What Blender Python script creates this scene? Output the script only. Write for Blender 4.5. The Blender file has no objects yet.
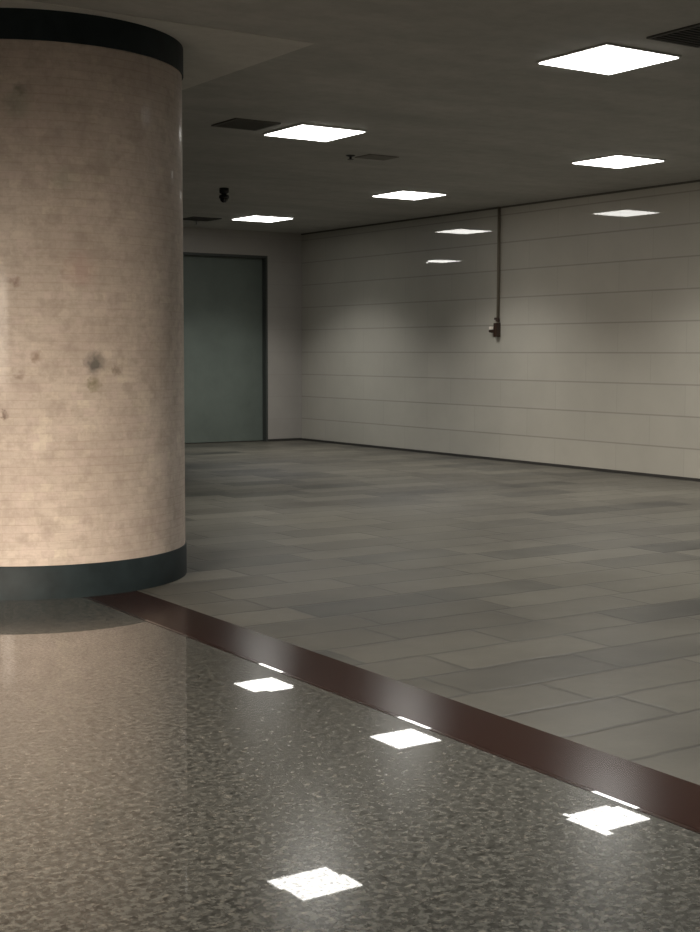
import bpy, bmesh, math, random
from mathutils import Vector
random.seed(4)
sc = bpy.context.scene
COL = sc.collection
S = 1.4                      # camera height in metres; the surveyed layout below is in units of it
H = 2.3383 * S               # ceiling height
XW, YB = 8.1756 * S, 13.3675 * S
YE = 18.5 * S                # the hall runs on behind the column to here
CX, CY, CR = 2.211 * S, 5.877 * S, 0.656 * S
X1, X2 = 4.4895 * S, 6.9028 * S
LS = 0.4411 * S
SL, SU = 3.003, 3.352

# ------------------------------------------------------------------ helpers
def link(name, bm, mat, parent=None, smooth=False):
    me = bpy.data.meshes.new(name)
    bmesh.ops.recalc_face_normals(bm, faces=bm.faces)
    bm.to_mesh(me); bm.free()
    if mat: me.materials.append(mat)
    if smooth:
        for p in me.polygons: p.use_smooth = True
    o = bpy.data.objects.new(name, me); COL.objects.link(o)
    if parent: o.parent = parent
    return o

def box(bm, x0, x1, y0, y1, z0, z1, bev=0.0, seg=2):
    vs = [bm.verts.new((x, y, z)) for x in (x0, x1) for y in (y0, y1) for z in (z0, z1)]
    fs = [bm.faces.new([vs[i] for i in q]) for q in
          ((0, 1, 3, 2), (4, 6, 7, 5), (0, 4, 5, 1), (2, 3, 7, 6), (0, 2, 6, 4), (1, 5, 7, 3))]
    if bev:
        es = list({e for f in fs for e in f.edges})
        bmesh.ops.bevel(bm, geom=es, offset=bev, segments=seg, affect='EDGES', profile=0.5)
    return bm

def lathe(bm, prof, n=48, caps=True, axis='z', origin=(0, 0, 0)):
    rings = []
    for r, h in prof:
        ring = []
        for k in range(n):
            a = 2 * math.pi * k / n
            c, s = r * math.cos(a), r * math.sin(a)
            p = (c, s, h) if axis == 'z' else ((c, h, s) if axis == 'y' else (h, c, s))
            ring.append(bm.verts.new(Vector(p) + Vector(origin)))
        rings.append(ring)
    for a, b in zip(rings, rings[1:]):
        for k in range(n):
            bm.faces.new((a[k], a[(k + 1) % n], b[(k + 1) % n], b[k]))
    if caps:
        bm.faces.new(rings[0][::-1]); bm.faces.new(rings[-1])
    return bm

def thing(name, label, cat, loc, rz=0, group=None):
    o = bpy.data.objects.new(name, None); COL.objects.link(o)
    o.empty_display_size = 0.1
    o.location = loc; o.rotation_euler = (0, 0, rz)
    o['label'] = label; o['category'] = cat
    if group: o['group'] = group
    return o

def struct(name, bm, mat, label, cat, parent=None):
    o = link(name, bm, mat, parent)
    o['kind'] = 'structure'; o['label'] = label; o['category'] = cat
    return o

# ------------------------------------------------------------------ materials
class NT:
    def __init__(s, name):
        s.m = bpy.data.materials.new(name); s.m.use_nodes = True
        s.t = s.m.node_tree; s.b = s.t.nodes['Principled BSDF']
    def n(s, kind, **kw):
        nd = s.t.nodes.new(kind)
        for k, v in kw.items():
            if k.startswith('i_'): nd.inputs[k[2:].replace('_', ' ')].default_value = v
            else: setattr(nd, k, v)
        return nd
    def l(s, a, b): s.t.links.new(a, b)
    def put(s, sock, v):
        if hasattr(v, 'is_linked') or hasattr(v, 'links'): s.l(v, sock)
        else: sock.default_value = v
    def math(s, op, a, b=0.0, c=0.0, clamp=False):
        nd = s.n('ShaderNodeMath', operation=op, use_clamp=clamp)
        for i, v in enumerate((a, b, c)): s.put(nd.inputs[i], v)
        return nd.outputs[0]
    def vmath(s, op, a, b=(0, 0, 0)):
        nd = s.n('ShaderNodeVectorMath', operation=op)
        s.put(nd.inputs[0], a); s.put(nd.inputs[1], b)
        return nd.outputs['Value'] if op in ('LENGTH', 'DISTANCE', 'DOT_PRODUCT') else nd.outputs['Vector']
    def pos(s): return s.n('ShaderNodeNewGeometry').outputs['Position']
    def obj(s): return s.n('ShaderNodeTexCoord').outputs['Object']
    def sep(s, v):
        nd = s.n('ShaderNodeSeparateXYZ'); s.l(v, nd.inputs[0]); return nd.outputs
    def comb(s, x, y, z):
        nd = s.n('ShaderNodeCombineXYZ')
        for i, v in enumerate((x, y, z)): s.put(nd.inputs[i], v)
        return nd.outputs[0]
    def noise(s, vec, scale, detail=3, rough=0.55, out='Fac'):
        nd = s.n('ShaderNodeTexNoise'); s.l(vec, nd.inputs['Vector'])
        nd.inputs['Scale'].default_value = scale; nd.inputs['Detail'].default_value = detail
        nd.inputs['Roughness'].default_value = rough
        return nd.outputs[out]
    def white(s, vec, out='Value'):
        nd = s.n('ShaderNodeTexWhiteNoise', noise_dimensions='3D'); s.l(vec, nd.inputs['Vector'])
        return nd.outputs[out]
    def ramp(s, fac, stops, interp='LINEAR'):
        nd = s.n('ShaderNodeValToRGB'); s.l(fac, nd.inputs[0]); r = nd.color_ramp
        r.interpolation = interp
        while len(r.elements) < len(stops): r.elements.new(0.5)
        for e, (p, c) in zip(r.elements, stops):
            e.position = p; e.color = c if len(c) == 4 else (*c, 1)
        return nd.outputs[0]
    def mix(s, fac, a, b, mode='MIX'):
        nd = s.n('ShaderNodeMix', data_type='RGBA', blend_type=mode)
        s.put(nd.inputs[0], fac)
        for i, v in ((6, a), (7, b)):
            if isinstance(v, tuple): nd.inputs[i].default_value = (*v, 1) if len(v) == 3 else v
            else: s.l(v, nd.inputs[i])
        return nd.outputs[2]
    def rng(s, v, a, b, c, d):
        nd = s.n('ShaderNodeMapRange'); s.l(v, nd.inputs[0])
        for i, q in enumerate((a, b, c, d)): nd.inputs[i + 1].default_value = q
        return nd.outputs[0]
    def bump(s, h, strength, dist):
        nd = s.n('ShaderNodeBump'); s.l(h, nd.inputs['Height'])
        nd.inputs['Strength'].default_value = strength; nd.inputs['Distance'].default_value = dist
        return nd
    def set(s, **kw):
        for k, v in kw.items(): s.put(s.b.inputs[k.replace('_', ' ')], v if not (isinstance(v, tuple) and len(v) == 3) else (*v, 1))
        return s.m
    def tilt(s, cell, amt, lean=(0, 0, 0)):
        """each slab lies a hair out of level: a small random tilt of its normal"""
        c = s.white(cell, 'Color')
        d = s.vmath('SUBTRACT', c, (0.5, 0.5, 0.5))
        k = s.n('ShaderNodeVectorMath', operation='SCALE'); s.l(d, k.inputs[0]); k.inputs['Scale'].default_value = amt
        nrm = s.n('ShaderNodeNewGeometry').outputs['Normal']
        return s.vmath('NORMALIZE', s.vmath('ADD', s.vmath('ADD', nrm, lean), k.outputs[0]))

def plain(name, col, rough=0.5, spec=0.5, metal=0.0, var=0.0, scale=6):
    t = NT(name)
    if var:
        f = t.noise(t.obj(), scale, 4)
        t.set(Base_Color=t.ramp(f, [(0.3, tuple(c * (1 - var) for c in col)), (0.7, tuple(c * (1 + var) for c in col))]))
    else: t.set(Base_Color=col)
    return t.set(Roughness=rough, Specular_IOR_Level=spec, Metallic=metal)

# polished granite of the near floor
def granite(name, tone, fleck, rough, tiltamt, coat, base_rough):
    t = NT(name); p = t.pos(); x, y, z = t.sep(p)
    n1 = t.noise(p, 9, 5, 0.65); n2 = t.noise(p, 38, 4, 0.6)
    n3 = t.noise(p, 60, 5, 0.7); n4 = t.noise(p, 33, 5, 0.7)
    base = t.ramp(n2, [(0.42, tuple(c * 0.3 for c in tone)), (0.5, tone), (0.59, tuple(c * 2.4 for c in tone))])
    base = t.mix(t.rng(n3, 0.42, 0.62, 0, 0.7), base, tuple(c * 1.9 for c in tone))
    base = t.mix(t.rng(n3, 0.44, 0.34, 0, 0.8), base, tuple(c * 0.22 for c in tone))
    base = t.mix(t.rng(n1, 0.42, 0.68, 0, 0.5), base, tuple(c * 1.6 for c in tone))
    base = t.mix(t.rng(n4, 0.56, 0.66, 0, 0.4), base, fleck)
    cell = t.comb(t.math('FLOOR', t.math('DIVIDE', t.math('ADD', x, 0.3), 0.62)), t.math('FLOOR', t.math('DIVIDE', t.math('ADD', y, 0.1), 0.62)), 3.0)
    nrm = t.tilt(cell, tiltamt, (0.0017, 0.0025, 0))
    t.set(Base_Color=base, Roughness=base_rough, Specular_IOR_Level=0.3)
    t.set(Normal=nrm)
    t.put(t.b.inputs['Coat Normal'], nrm)
    w = t.rng(t.noise(p, 70, 3, 0.6), 0.35, 0.6, coat * 0.35, coat)
    t.set(Coat_Weight=w, Coat_Roughness=rough, Coat_IOR=1.5)
    return t.m
M_granite = granite('polished_granite', (0.060, 0.058, 0.050), (0.36, 0.32, 0.26), 0.012, 0.0026, 1.0, 0.2)

def red_granite(name, rough, coat):
    t = NT(name); p = t.pos()
    n2 = t.noise(p, 45, 4, 0.6)
    base = t.ramp(n2, [(0.3, (0.013, 0.0045, 0.003)), (0.55, (0.026, 0.009, 0.006)), (0.78, (0.042, 0.017, 0.012))])
    t.set(Base_Color=base, Roughness=rough, Specular_IOR_Level=0.3)
    if coat: t.set(Coat_Weight=coat, Coat_Roughness=0.012)
    return t.m
M_red = red_granite('honed_red_granite', 0.2, 0)
M_redpol = red_granite('polished_red_granite', 0.2, 1.0)

# rough stone paving
def paving():
    t = NT('stone_paving'); p = t.pos(); x, y, z = t.sep(p)
    RW, TL = 0.3435, 0.86
    wob = t.math('MULTIPLY', t.math('SUBTRACT', t.noise(p, 2.5, 3), 0.5), 0.05)
    fy = t.math('DIVIDE', t.math('ADD', t.math('ADD', y, wob), -4.005 + 20 * RW), RW)
    ry = t.math('FLOOR', fy)
    off = t.white(t.comb(ry, 7.0, 1.0))
    fx = t.math('ADD', t.math('DIVIDE', t.math('ADD', x, wob), TL), t.math('ADD', off, 30.0))
    rx = t.math('FLOOR', fx)
    ux, uy = t.math('FRACT', fx), t.math('FRACT', fy)
    dx = t.math('MULTIPLY', t.math('MINIMUM', ux, t.math('SUBTRACT', 1.0, ux)), TL)
    dy = t.math('MULTIPLY', t.math('MINIMUM', uy, t.math('SUBTRACT', 1.0, uy)), RW)
    e = t.math('MINIMUM', dx, dy)
    joint = t.rng(e, 0.003, 0.018, 1, 0)
    cell = t.comb(rx, ry, 2.0)
    r = t.white(cell)
    tone = t.ramp(r, [(0.0, (0.027, 0.026, 0.021)), (0.15, (0.037, 0.035, 0.029)), (0.28, (0.064, 0.058, 0.045)), (0.7, (0.080, 0.073, 0.057)), (1.0, (0.118, 0.108, 0.084))])
    n = t.noise(p, 12, 6, 0.7)
    tone = t.mix(t.rng(n, 0.3, 0.7, 0.4, 0), tone, (0.035, 0.033, 0.028))
    n3 = t.noise(p, 1.1, 3, 0.6)
    tone = t.mix(t.rng(n3, 0.35, 0.7, 0.0, 0.4), tone, (0.16, 0.15, 0.12))
    tone = t.mix(t.math('MULTIPLY', joint, 0.55), tone, (0.015, 0.014, 0.012))
    hgt = t.math('ADD', t.math('MULTIPLY', t.noise(p, 30, 5, 0.7), 0.4), t.math('SUBTRACT', t.math('MULTIPLY', r, 0.5), joint))
    b = t.bump(hgt, 0.35, 0.004)
    t.put(b.inputs['Normal'], t.tilt(cell, 0.03))
    t.set(Base_Color=tone, Roughness=0.4, Specular_IOR_Level=0.45)
    t.set(Normal=b.outputs[0]); return t.m
M_pave = paving()

# glazed panel cladding of the walls
def cladding(name, ax, tone, rowjoint=0.42, gloss=0.9):
    t = NT(name); p = t.pos(); xyz = t.sep(p); h = xyz[ax]; z = xyz[2]
    RW, TL = 0.2512 * S, 1.06
    fz = t.math('DIVIDE', t.math('ADD', z, 0.0015), RW); rz = t.math('FLOOR', fz)
    fx = t.math('ADD', t.math('DIVIDE', h, TL), t.math('MULTIPLY', t.math('MODULO', rz, 2.0), 0.5)); rx = t.math('FLOOR', fx)
    uz, ux = t.math('FRACT', fz), t.math('FRACT', fx)
    dz = t.math('MULTIPLY', t.math('MINIMUM', uz, t.math('SUBTRACT', 1.0, uz)), RW)
    dx = t.math('MULTIPLY', t.math('MINIMUM', ux, t.math('SUBTRACT', 1.0, ux)), TL)
    jz = t.rng(dz, 0.004, 0.011, 1, 0); jx = t.rng(dx, 0.002, 0.008, 0.35, 0)
    joint = t.math('MAXIMUM', jz, jx)
    cell = t.comb(rx, rz, 5.0); r = t.white(cell)
    n = t.noise(p, 2.3, 4, 0.6)
    c = t.mix(t.rng(r, 0, 1, 0, 0.22), tone, tuple(q * 0.8 for q in tone))
    c = t.mix(t.rng(n, 0.35, 0.7, 0, 0.22), c, tuple(q * 0.72 for q in tone))
    c = t.mix(t.math('MULTIPLY', joint, rowjoint), c, (0.05, 0.047, 0.04))
    nrm = t.tilt(cell, 0.003)
    t.set(Base_Color=c, Roughness=0.42, Specular_IOR_Level=0.4)
    t.set(Normal=nrm); t.put(t.b.inputs['Coat Normal'], nrm)
    t.set(Coat_Weight=t.math('MULTIPLY', t.math('SUBTRACT', 1.0, joint), gloss), Coat_Roughness=0.015, Coat_IOR=1.8)
    return t.m
M_wall = cladding('glazed_wall_panels', 1, (0.47, 0.45, 0.392))
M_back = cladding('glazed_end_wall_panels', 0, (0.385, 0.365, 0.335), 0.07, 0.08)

# ceiling plaster
def ceiling_mat(name, a, b):
    t = NT(name); p = t.pos()
    x, y, z = t.sep(p)
    q = t.comb(t.math('MULTIPLY', x, 0.5), t.math('MULTIPLY', y, 1.4), z)
    n = t.noise(q, 1.4, 5, 0.65); m = t.noise(p, 9, 4, 0.6)
    c = t.mix(t.rng(n, 0.3, 0.7, 0, 1), a, b)
    c = t.mix(t.rng(m, 0.4, 0.75, 0, 0.25), c, tuple(k * 0.6 for k in a))
    return t.set(Base_Color=c, Roughness=0.75, Specular_IOR_Level=0.25)
M_ceil = ceiling_mat('dull_grey_ceiling', (0.36, 0.355, 0.33), (0.48, 0.472, 0.44))
M_slab = ceiling_mat('smooth_plaster_slab', (0.55, 0.535, 0.49), (0.60, 0.585, 0.54))

# column mosaic
def mosaic():
    t = NT('stained_mosaic_tile'); o = t.obj(); x, y, z = t.sep(o)
    u = t.math('MULTIPLY', t.math('ARCTAN2', x, t.math('MULTIPLY', y, -1.0)), CR)
    RW, TL = 0.047, 0.072
    fz = t.math('DIVIDE', z, RW); rz = t.math('FLOOR', fz)
    fx = t.math('ADD', t.math('DIVIDE', u, TL), t.math('ADD', t.math('MULTIPLY', t.math('MODULO', rz, 2.0), 0.5), 40.0)); rx = t.math('FLOOR', fx)
    uz, ux = t.math('FRACT', fz), t.math('FRACT', fx)
    dz = t.math('MULTIPLY', t.math('MINIMUM', uz, t.math('SUBTRACT', 1.0, uz)), RW)
    dx = t.math('MULTIPLY', t.math('MINIMUM', ux, t.math('SUBTRACT', 1.0, ux)), TL)
    joint = t.math('MAXIMUM', t.rng(dz, 0.001, 0.0045, 1, 0), t.rng(dx, 0.001, 0.004, 0.35, 0))
    r = t.white(t.comb(rx, rz, 9.0))
    c = t.ramp(r, [(0, (0.50, 0.425, 0.36)), (0.35, (0.55, 0.475, 0.40)), (0.7, (0.55, 0.46, 0.40)), (1, (0.60, 0.525, 0.43))])
    n = t.noise(o, 2.2, 5, 0.65); n2 = t.noise(o, 11, 5, 0.7)
    c = t.mix(t.rng(n, 0.38, 0.68, 0, 0.7), c, (0.40, 0.33, 0.28))
    c = t.mix(t.rng(n2, 0.47, 0.7, 0, 0.6), c, (0.31, 0.25, 0.205))
    n4 = t.noise(o, 30, 4, 0.7); c = t.mix(t.rng(n4, 0.45, 0.7, 0, 0.4), c, (0.36, 0.29, 0.24))
    n5 = t.noise(t.vmath('MULTIPLY', o, (6, 6, 55)), 1.0, 3, 0.6); c = t.mix(t.rng(n5, 0.48, 0.72, 0, 0.4), c, (0.38, 0.31, 0.255))
    c = t.mix(t.math('MULTIPLY', joint, t.rng(n, 0.35, 0.65, 0.05, 0.34)), c, (0.30, 0.23, 0.18))
    wo = t.vmath('ADD', o, t.vmath('MULTIPLY', t.vmath('SUBTRACT', t.noise(o, 22, 3, 0.6, 'Color'), (0.5, 0.5, 0.5)), (0.09, 0.09, 0.09)))
    for (px, py, pz, rad, a, col) in (
            (3.097, 7.321, 1.335, 0.060, 0.85, (0.10, 0.095, 0.085)), (3.084, 7.321, 1.22, 0.042, 0.7, (0.17, 0.15, 0.08)),
            (3.231, 7.332, 1.300, 0.030, 0.55, (0.17, 0.13, 0.09)), (2.77, 7.377, 1.371, 0.034, 0.6, (0.20, 0.13, 0.08)),
            (2.608, 7.457, 1.047, 0.026, 0.8, (0.11, 0.06, 0.04)), (2.677, 7.418, 1.79, 0.028, 0.6, (0.20, 0.12, 0.09)),
            (2.688, 7.412, 1.27, 0.024, 0.5, (0.18, 0.12, 0.08)), (2.713, 7.401, 2.84, 0.035, 0.6, (0.14, 0.15, 0.11)),
            (2.69, 7.40, 2.76, 0.08, 0.35, (0.22, 0.25, 0.18)), (2.938, 7.333, 2.354, 0.07, 0.3, (0.25, 0.26, 0.19)),
            (3.132, 7.322, 2.44, 0.08, 0.35, (0.22, 0.18, 0.14)), (3.016, 7.323, 1.858, 0.10, 0.25, (0.42, 0.22, 0.19))):
        dd = t.vmath('DISTANCE', wo, (px - CX, py - CY, pz))
        c = t.mix(t.rng(dd, rad * 0.35, rad * 1.25, a, 0), c, col)
    b = t.bump(t.math('SUBTRACT', 1.0, joint), 0.25, 0.002)
    t.set(Base_Color=c, Roughness=0.6, Specular_IOR_Level=0.3)
    t.set(Normal=b.outputs[0])
    t.set(Coat_Weight=0.06, Coat_Roughness=0.10, Coat_IOR=1.4)
    return t.m
M_mosaic = mosaic()
M_band = plain('blackened_green_metal', (0.012, 0.019, 0.021), 0.6, 0.25, 0, 0.25, 9)
M_door = plain('grey_green_painted_steel', (0.125, 0.150, 0.132), 0.5, 0.4, 0, 0.10, 3)
M_frame = plain('dark_door_frame', (0.05, 0.056, 0.052), 0.5)
M_dark = plain('dark_skirting', (0.035, 0.033, 0.03), 0.6)
M_gap = plain('shadow_gap_dark', (0.12, 0.115, 0.10), 0.8, 0.2)  # shade of the gap under the ceiling, put in as a dark colour
M_lframe = plain('light_trim', (0.42, 0.42, 0.40), 0.5)
M_vent = plain('vent_black', (0.04, 0.042, 0.038), 0.6, 0.3)
M_ventbar = plain('vent_bars', (0.07, 0.07, 0.065), 0.6, 0.3)
M_hatch = plain('hatch_grey', (0.19, 0.18, 0.16), 0.7, 0.2, 0, 0.1, 8)
M_black = plain('black_plastic', (0.012, 0.012, 0.012), 0.4)
M_lens = plain('dark_dome', (0.006, 0.006, 0.007), 0.08)
M_pipe = plain('brown_grey_pipe', (0.15, 0.13, 0.10), 0.5, 0.4)
M_pull = plain('dark_brown_box', (0.03, 0.013, 0.007), 0.45)
M_cap = plain('pale_cap', (0.8, 0.74, 0.66), 0.4)
M_grey = plain('grey_metal', (0.25, 0.25, 0.24), 0.35, 0.5, 0.3)

def lamp_mat(name, col, st):
    t = NT(name); t.set(Base_Color=(0.9, 0.9, 0.88), Roughness=0.4)
    t.put(t.b.inputs['Emission Color'], (*col, 1)); t.b.inputs['Emission Strength'].default_value = st
    return t.m
LIGHT = 9.0
LENS = 40.0
M_lamp = lamp_mat('lit_diffuser', (1.0, 0.98, 0.93), LIGHT)

# ------------------------------------------------------------------ setting
X0, Y0 = -5.0, -5.0
bm = box(bmesh.new(), X0, SL, Y0, YE, -0.12, 0)
struct('floor', bm, M_granite, 'polished dark speckled granite floor in the foreground', 'floor')
bm = box(bmesh.new(), SU, XW, Y0, YE, -0.12, 0)
struct('floor_paving', bm, M_pave, 'matt grey stone slab paving beyond the red strip', 'floor')
bm = box(bmesh.new(), SL + 0.007, SL + 0.027, Y0, YE, -0.10, -0.0006)
for v in bm.verts:
    if v.co.z > -0.05 and v.co.x > SL + 0.02: v.co.z = -0.00042
o = struct('trim_1', box(bmesh.new(), SL + 0.027, SU, Y0, YE, -0.12, 0), M_red, 'dark red stone strip running along the floor between granite and paving', 'floor strip')
link('polished_edge', bm, M_redpol, o)
link('joint_filler', box(bmesh.new(), SL, SL + 0.007, Y0, YE, -0.12, -0.002), M_dark, o)

struct('ceiling', box(bmesh.new(), X0, XW, Y0, YE, H, H + 0.15), M_ceil, 'dull grey ceiling with square lights', 'ceiling')
struct('trim_2', box(bmesh.new(), 0.2, 3.22 * S, 5.155 * S, 9.6, H - 0.003, H), M_slab, 'pale plaster slab on the ceiling around the head of the round column', 'ceiling slab')

struct('wall_right', box(bmesh.new(), XW, XW + 0.2, Y0, YB + 0.2, 0, H), M_wall, 'long beige wall of glazed panels with horizontal joints', 'wall')
DX0, DX1, DH = 9.0, 7.728 * S, 2.072 * S
bm = bmesh.new()
box(bm, DX1, XW, YB, YB + 0.2, 0, H); box(bm, DX0, DX1, YB, YB + 0.2, DH, H)
struct('wall_back', bm, M_back, 'beige end wall around the grey green door', 'wall')
bm = bmesh.new()
box(bm, DX0 + 0.04, DX1 - 0.035, YB + 0.11, YB + 0.17, 0.012, DH - 0.04, 0.004)
d = struct('door_1', bm, M_door, 'tall plain grey green steel door recessed in the end wall', 'door')
bm = bmesh.new()
box(bm, DX0, DX0 + 0.04, YB + 0.004, YB + 0.19, 0, DH); box(bm, DX1 - 0.035, DX1, YB + 0.004, YB + 0.19, 0, DH)
box(bm, DX0 + 0.04, DX1 - 0.035, YB + 0.004, YB + 0.19, DH - 0.04, DH)
link('door_frame', bm, M_frame, d)
struct('baseboard_right', box(bmesh.new(), XW - 0.012, XW, Y0, YB, 0, 0.032), M_dark, 'thin dark skirting at the foot of the long panel wall', 'baseboard')
struct('baseboard_back', box(bmesh.new(), DX1, XW - 0.012, YB - 0.012, YB, 0, 0.035), M_dark, 'thin dark skirting between the door and the corner', 'baseboard')
struct('trim_3', box(bmesh.new(), XW - 0.015, XW, Y0, YB, H - 0.022, H), M_gap, 'thin dark strip for the shadow gap between ceiling and panel wall', 'trim')  # solid strip coloured dark to give the shadow gap its shade

# ------------------------------------------------------------------ column
col = thing('column', 'thick round column of stained pinkish beige tiles with black bands', 'column', (CX, CY, 0))
SR = CR * 0.991
HB = H - 0.003
link('base_band', lathe(bmesh.new(), [(CR - 0.03, 0), (CR, 0.0), (CR, 0.184), (CR - 0.004, 0.191), (SR - 0.01, 0.191)], 192), M_band, col, True)
sh = link('shaft', lathe(bmesh.new(), [(SR, 0.191), (SR, 0.8), (SR, 1.5), (SR, 2.3), (SR, HB - 0.165)], 192), M_mosaic, col, True)
link('top_band', lathe(bmesh.new(), [(SR - 0.01, HB - 0.165), (CR + 0.002, HB - 0.165), (CR + 0.002, HB), (CR - 0.03, HB)], 192), M_band, col, True)
for o in col.children:
    md = o.modifiers.new('es', 'EDGE_SPLIT'); md.split_angle = math.radians(40)

# ------------------------------------------------------------------ ceiling lights
def make_light():
    r = thing('ceiling_light', 'x', 'ceiling light', (0, 0, H))
    f = bmesh.new(); h = LS / 2; w = 0.014
    for a in ((-h - w, h + w, -h - w, -h), (-h - w, h + w, h, h + w), (-h - w, -h, -h, h), (h, h + w, -h, h)):
        box(f, *a, -0.012, 0)
    link('frame', f, M_lframe, r)
    bm = box(bmesh.new(), -h, h, -h, h, -0.018, -0.001)
    link('diffuser', bm, M_lamp, r)
    return r
def copy(root, loc, label):
    r = root.copy(); COL.objects.link(r); r.location = loc; r['label'] = label
    for ch in list(root.children):
        c = ch.copy(); COL.objects.link(c); c.parent = r
    return r
lights = [
    (X1, 4.669, 'largest and nearest lit square ceiling light, at the top right beside a black vent'),
    (X2, 7.063, 'lit square ceiling light on the right, nearest the long panel wall'),
    (X1, 7.193, 'lit square ceiling light near the column, with a dark vent on its left'),
    (X2, 9.546, 'lit square ceiling light in the middle, left of the wall conduit'),
    (X2, 12.044, 'farthest lit square ceiling light, in front of the grey green door'),
    (4.09 * S, 16.14, 'far ceiling light behind the column, seen only as a glint in the wall'),
    (X2, 4.58, 'lit square ceiling light beside the long wall, outside the right edge'),
    (X1, 2.15, 'lit square ceiling light overhead to the right, above the frame'),
    (2.08 * S / S * S, 2.15, 'lit square ceiling light almost overhead, above the red floor strip'),
]
L0 = make_light()
for i, (x, y, lab) in enumerate(lights):
    if i == 0:
        L0.location = (x, y * S, H); L0['label'] = lab; L0['group'] = 'square ceiling lights'
    else: copy(L0, (x, y * S, H), lab)

for x, y, lab in lights:        # the prismatic lens under each light throws most of it downwards
    l = bpy.data.lights.new('lens_light', 'AREA'); l.shape = 'SQUARE'; l.size = LS * 0.97; l.energy = LENS
    l.color = (1.0, 0.98, 0.945); l.spread = math.radians(116)
    o = bpy.data.objects.new('lens_light', l); COL.objects.link(o); o.location = (x, y * S, H - 0.021)

# ------------------------------------------------------------------ vents, hatch, dome
def make_vent(size=0.44, M_vent=M_vent, M_ventbar=M_ventbar, n=9):
    r = thing('ceiling_vent', 'x', 'vent', (0, 0, H)); h = size / 2
    link('backing', box(bmesh.new(), -h + 0.02, h - 0.02, -h + 0.02, h - 0.02, -0.004, 0), M_vent, r)
    f = bmesh.new()
    for a in ((-h, h, -h, -h + 0.02), (-h, h, h - 0.02, h), (-h, -h + 0.02, -h + 0.02, h - 0.02), (h - 0.02, h, -h + 0.02, h - 0.02)):
        box(f, *a, -0.012, 0)
    link('frame', f, M_ventbar, r)
    for k in range(n):
        y = -h + 0.02 + (k + 0.5) * (size - 0.04) / n
        link('slat', box(bmesh.new(), -h + 0.02, h - 0.02, y - 0.006, y + 0.006, -0.012, -0.004), M_ventbar, r)
    return r
V0 = make_vent(); V0.location = (4.48 * S, 4.11 * S, H)
V0['label'] = 'black square ceiling vent at the top right, beside the nearest light'; V0['group'] = 'ceiling vents'
V1 = make_vent(0.42, plain('grey_vent', (0.10, 0.098, 0.09), 0.7, 0.2), plain('grey_vent_bars', (0.14, 0.138, 0.125), 0.7, 0.2))
V1.location = (4.0 * S, 7.17 * S, H); V1['group'] = 'ceiling vents'
V1['label'] = 'grey square ceiling vent between the column and a lit ceiling light'
copy(V0, (6.42 * S, 12.45 * S, H), 'dark square ceiling vent at the far end, close to the column edge above the door')

r = thing('ceiling_hatch', 'faint grey square hatch in the ceiling between two lights', 'hatch', (5.41 * S, 7.86 * S, H))
h = 0.17
link('hatch_panel', box(bmesh.new(), -h, h, -h * 0.75, h * 0.75, -0.008, 0, 0.002), M_hatch, r)
r = thing('ceiling_sprinkler', 'tiny dark sprinkler head on the ceiling beside the faint hatch', 'sprinkler', (5.22 * S, 7.90 * S, H))
link('rosette', lathe(bmesh.new(), [(0.045, 0), (0.045, -0.006), (0.02, -0.014)], 24), M_black, r)
link('nozzle', lathe(bmesh.new(), [(0.012, -0.014), (0.012, -0.035), (0.03, -0.038), (0.03, -0.042)], 24), M_black, r)
r = thing('ceiling_sprinkler', 'small pale sprinkler head beside the far dark vent, near the column edge', 'sprinkler', (6.50 * S, 12.69 * S, H))
link('rosette', lathe(bmesh.new(), [(0.05, 0), (0.05, -0.006), (0.02, -0.014)], 24), M_grey, r)
link('nozzle', lathe(bmesh.new(), [(0.014, -0.014), (0.014, -0.05), (0.035, -0.053), (0.035, -0.058)], 24), M_grey, r)

r = thing('dome_camera', 'small black security camera hanging from the ceiling above the door', 'camera', (5.40 * S, 10.05 * S, H))
link('mount', lathe(bmesh.new(), [(0.055, 0), (0.055, -0.05), (0.045, -0.06), (0.03, -0.068), (0.03, -0.085)], 32), M_black, r, True)
link('housing', lathe(bmesh.new(), [(0.05, -0.078), (0.058, -0.088), (0.058, -0.115), (0.05, -0.12)], 32), M_black, r, True)
prof = [(0.047 * math.cos(a), -0.12 - 0.045 * math.sin(a)) for a in [k * math.pi / 2 / 8 for k in range(8)]] + [(0.002, -0.165)]
link('dome', lathe(bmesh.new(), prof, 32), M_lens, r, True)

# ------------------------------------------------------------------ conduit on the right wall
zc0, zc1 = 1.4 + 0.147 * S, 1.4 + 0.29 * S
yc = 9.87 * S
r = thing('wall_conduit', 'thin brown pipe down the panel wall ending in a small dark box', 'conduit', (XW, yc, zc0))
hh = zc1 - zc0
link('pipe', lathe(bmesh.new(), [(0.019, hh - 0.01), (0.019, H - zc0 - 0.002)], 20, origin=(-0.024, 0, 0)), M_pipe, r, True)
link('coupling', lathe(bmesh.new(), [(0.026, hh - 0.002), (0.028, hh + 0.004), (0.028, hh + 0.035), (0.024, hh + 0.042)], 20, origin=(-0.029, 0, 0)), M_pull, r)
link('clip', box(bmesh.new(), -0.05, 0, 0.018, 0.05, hh + 0.02, hh + 0.05, 0.006), M_pull, r)
bx = link('pull_box', box(bmesh.new(), -0.075, 0, -0.032, 0.032, 0, hh - 0.02, 0.008), M_pull, r)
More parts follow.
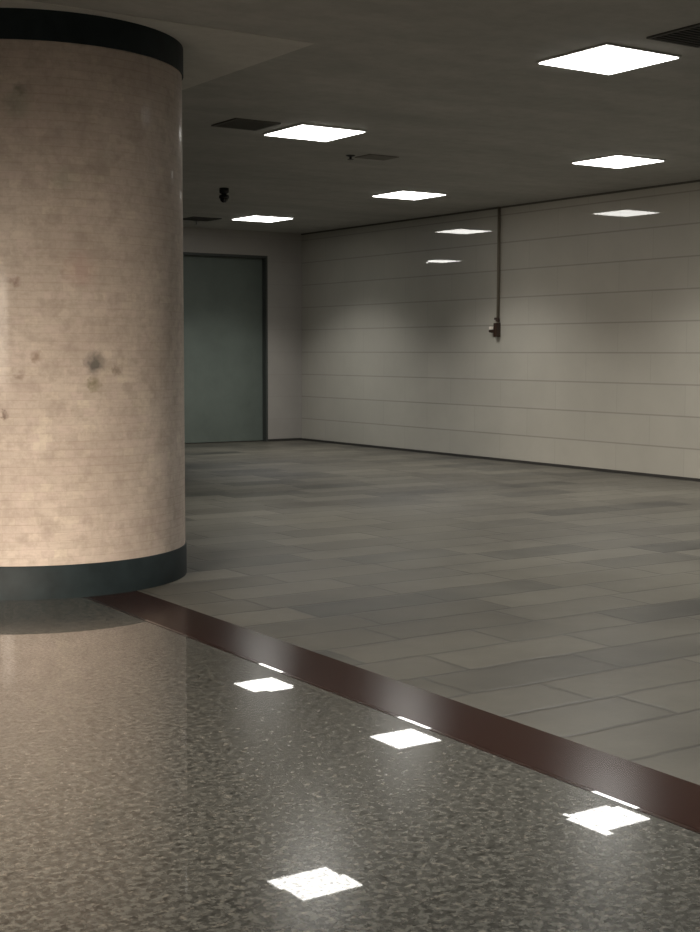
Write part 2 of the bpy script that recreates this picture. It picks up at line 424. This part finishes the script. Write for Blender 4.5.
link('screw_cap', lathe(bmesh.new(), [(0.022, 0.030), (0.022, 0.075), (0.018, 0.125)], 20, axis='y', origin=(-0.055, 0, 0.075)), M_pull, bx)
link('pale_cap', box(bmesh.new(), -0.09, -0.02, 0.030, 0.10, 0.098, 0.135, 0.006), M_cap, bx)

# ------------------------------------------------------------------ light from the hall behind the camera
def area(name, loc, target, size, power, col):
    l = bpy.data.lights.new(name, 'AREA'); l.energy = power; l.color = col; l.shape = 'SQUARE'; l.size = size
    o = bpy.data.objects.new(name, l); COL.objects.link(o); o.location = loc
    o.rotation_euler = (Vector(target) - Vector(loc)).to_track_quat('-Z', 'Y').to_euler()
    return o
hl = area('hall_lamp', (-3.0, 2.0, 1.6), (1.3, 5.2, -0.45), 1.3, 142, (1.0, 0.87, 0.73)); hl.data.spread = math.radians(58)

w = bpy.data.worlds.new('World'); sc.world = w; w.use_nodes = True
w.node_tree.nodes['Background'].inputs[0].default_value = (1.0, 0.93, 0.82, 1)
w.node_tree.nodes['Background'].inputs[1].default_value = 0.03

# ------------------------------------------------------------------ camera
cd = bpy.data.cameras.new('camera'); cam = bpy.data.objects.new('camera', cd); COL.objects.link(cam)
cd.sensor_fit = 'VERTICAL'; cd.sensor_height = 24.0; cd.lens = 1369.68 / 932 * 24.0; cd.clip_end = 200; cd.clip_start = 0.02
yaw, pitch, roll = 0.58402, -0.08264, 0.002325
f = Vector((math.sin(yaw) * math.cos(pitch), math.cos(yaw) * math.cos(pitch), math.sin(pitch)))
rr = Vector((math.cos(yaw), -math.sin(yaw), 0)); u = rr.cross(f)
r2 = rr * math.cos(roll) + u * math.sin(roll); u2 = u * math.cos(roll) - rr * math.sin(roll)
from mathutils import Matrix
M = Matrix((r2, u2, -f)).transposed().to_4x4(); M.translation = Vector((0, 0, S)); cam.matrix_world = M
sc.camera = cam
sc.view_settings.view_transform = 'Standard'; sc.view_settings.look = 'None'
sc.view_settings.exposure = 0.0; sc.view_settings.gamma = 1.0; sc.view_settings.use_curve_mapping = False
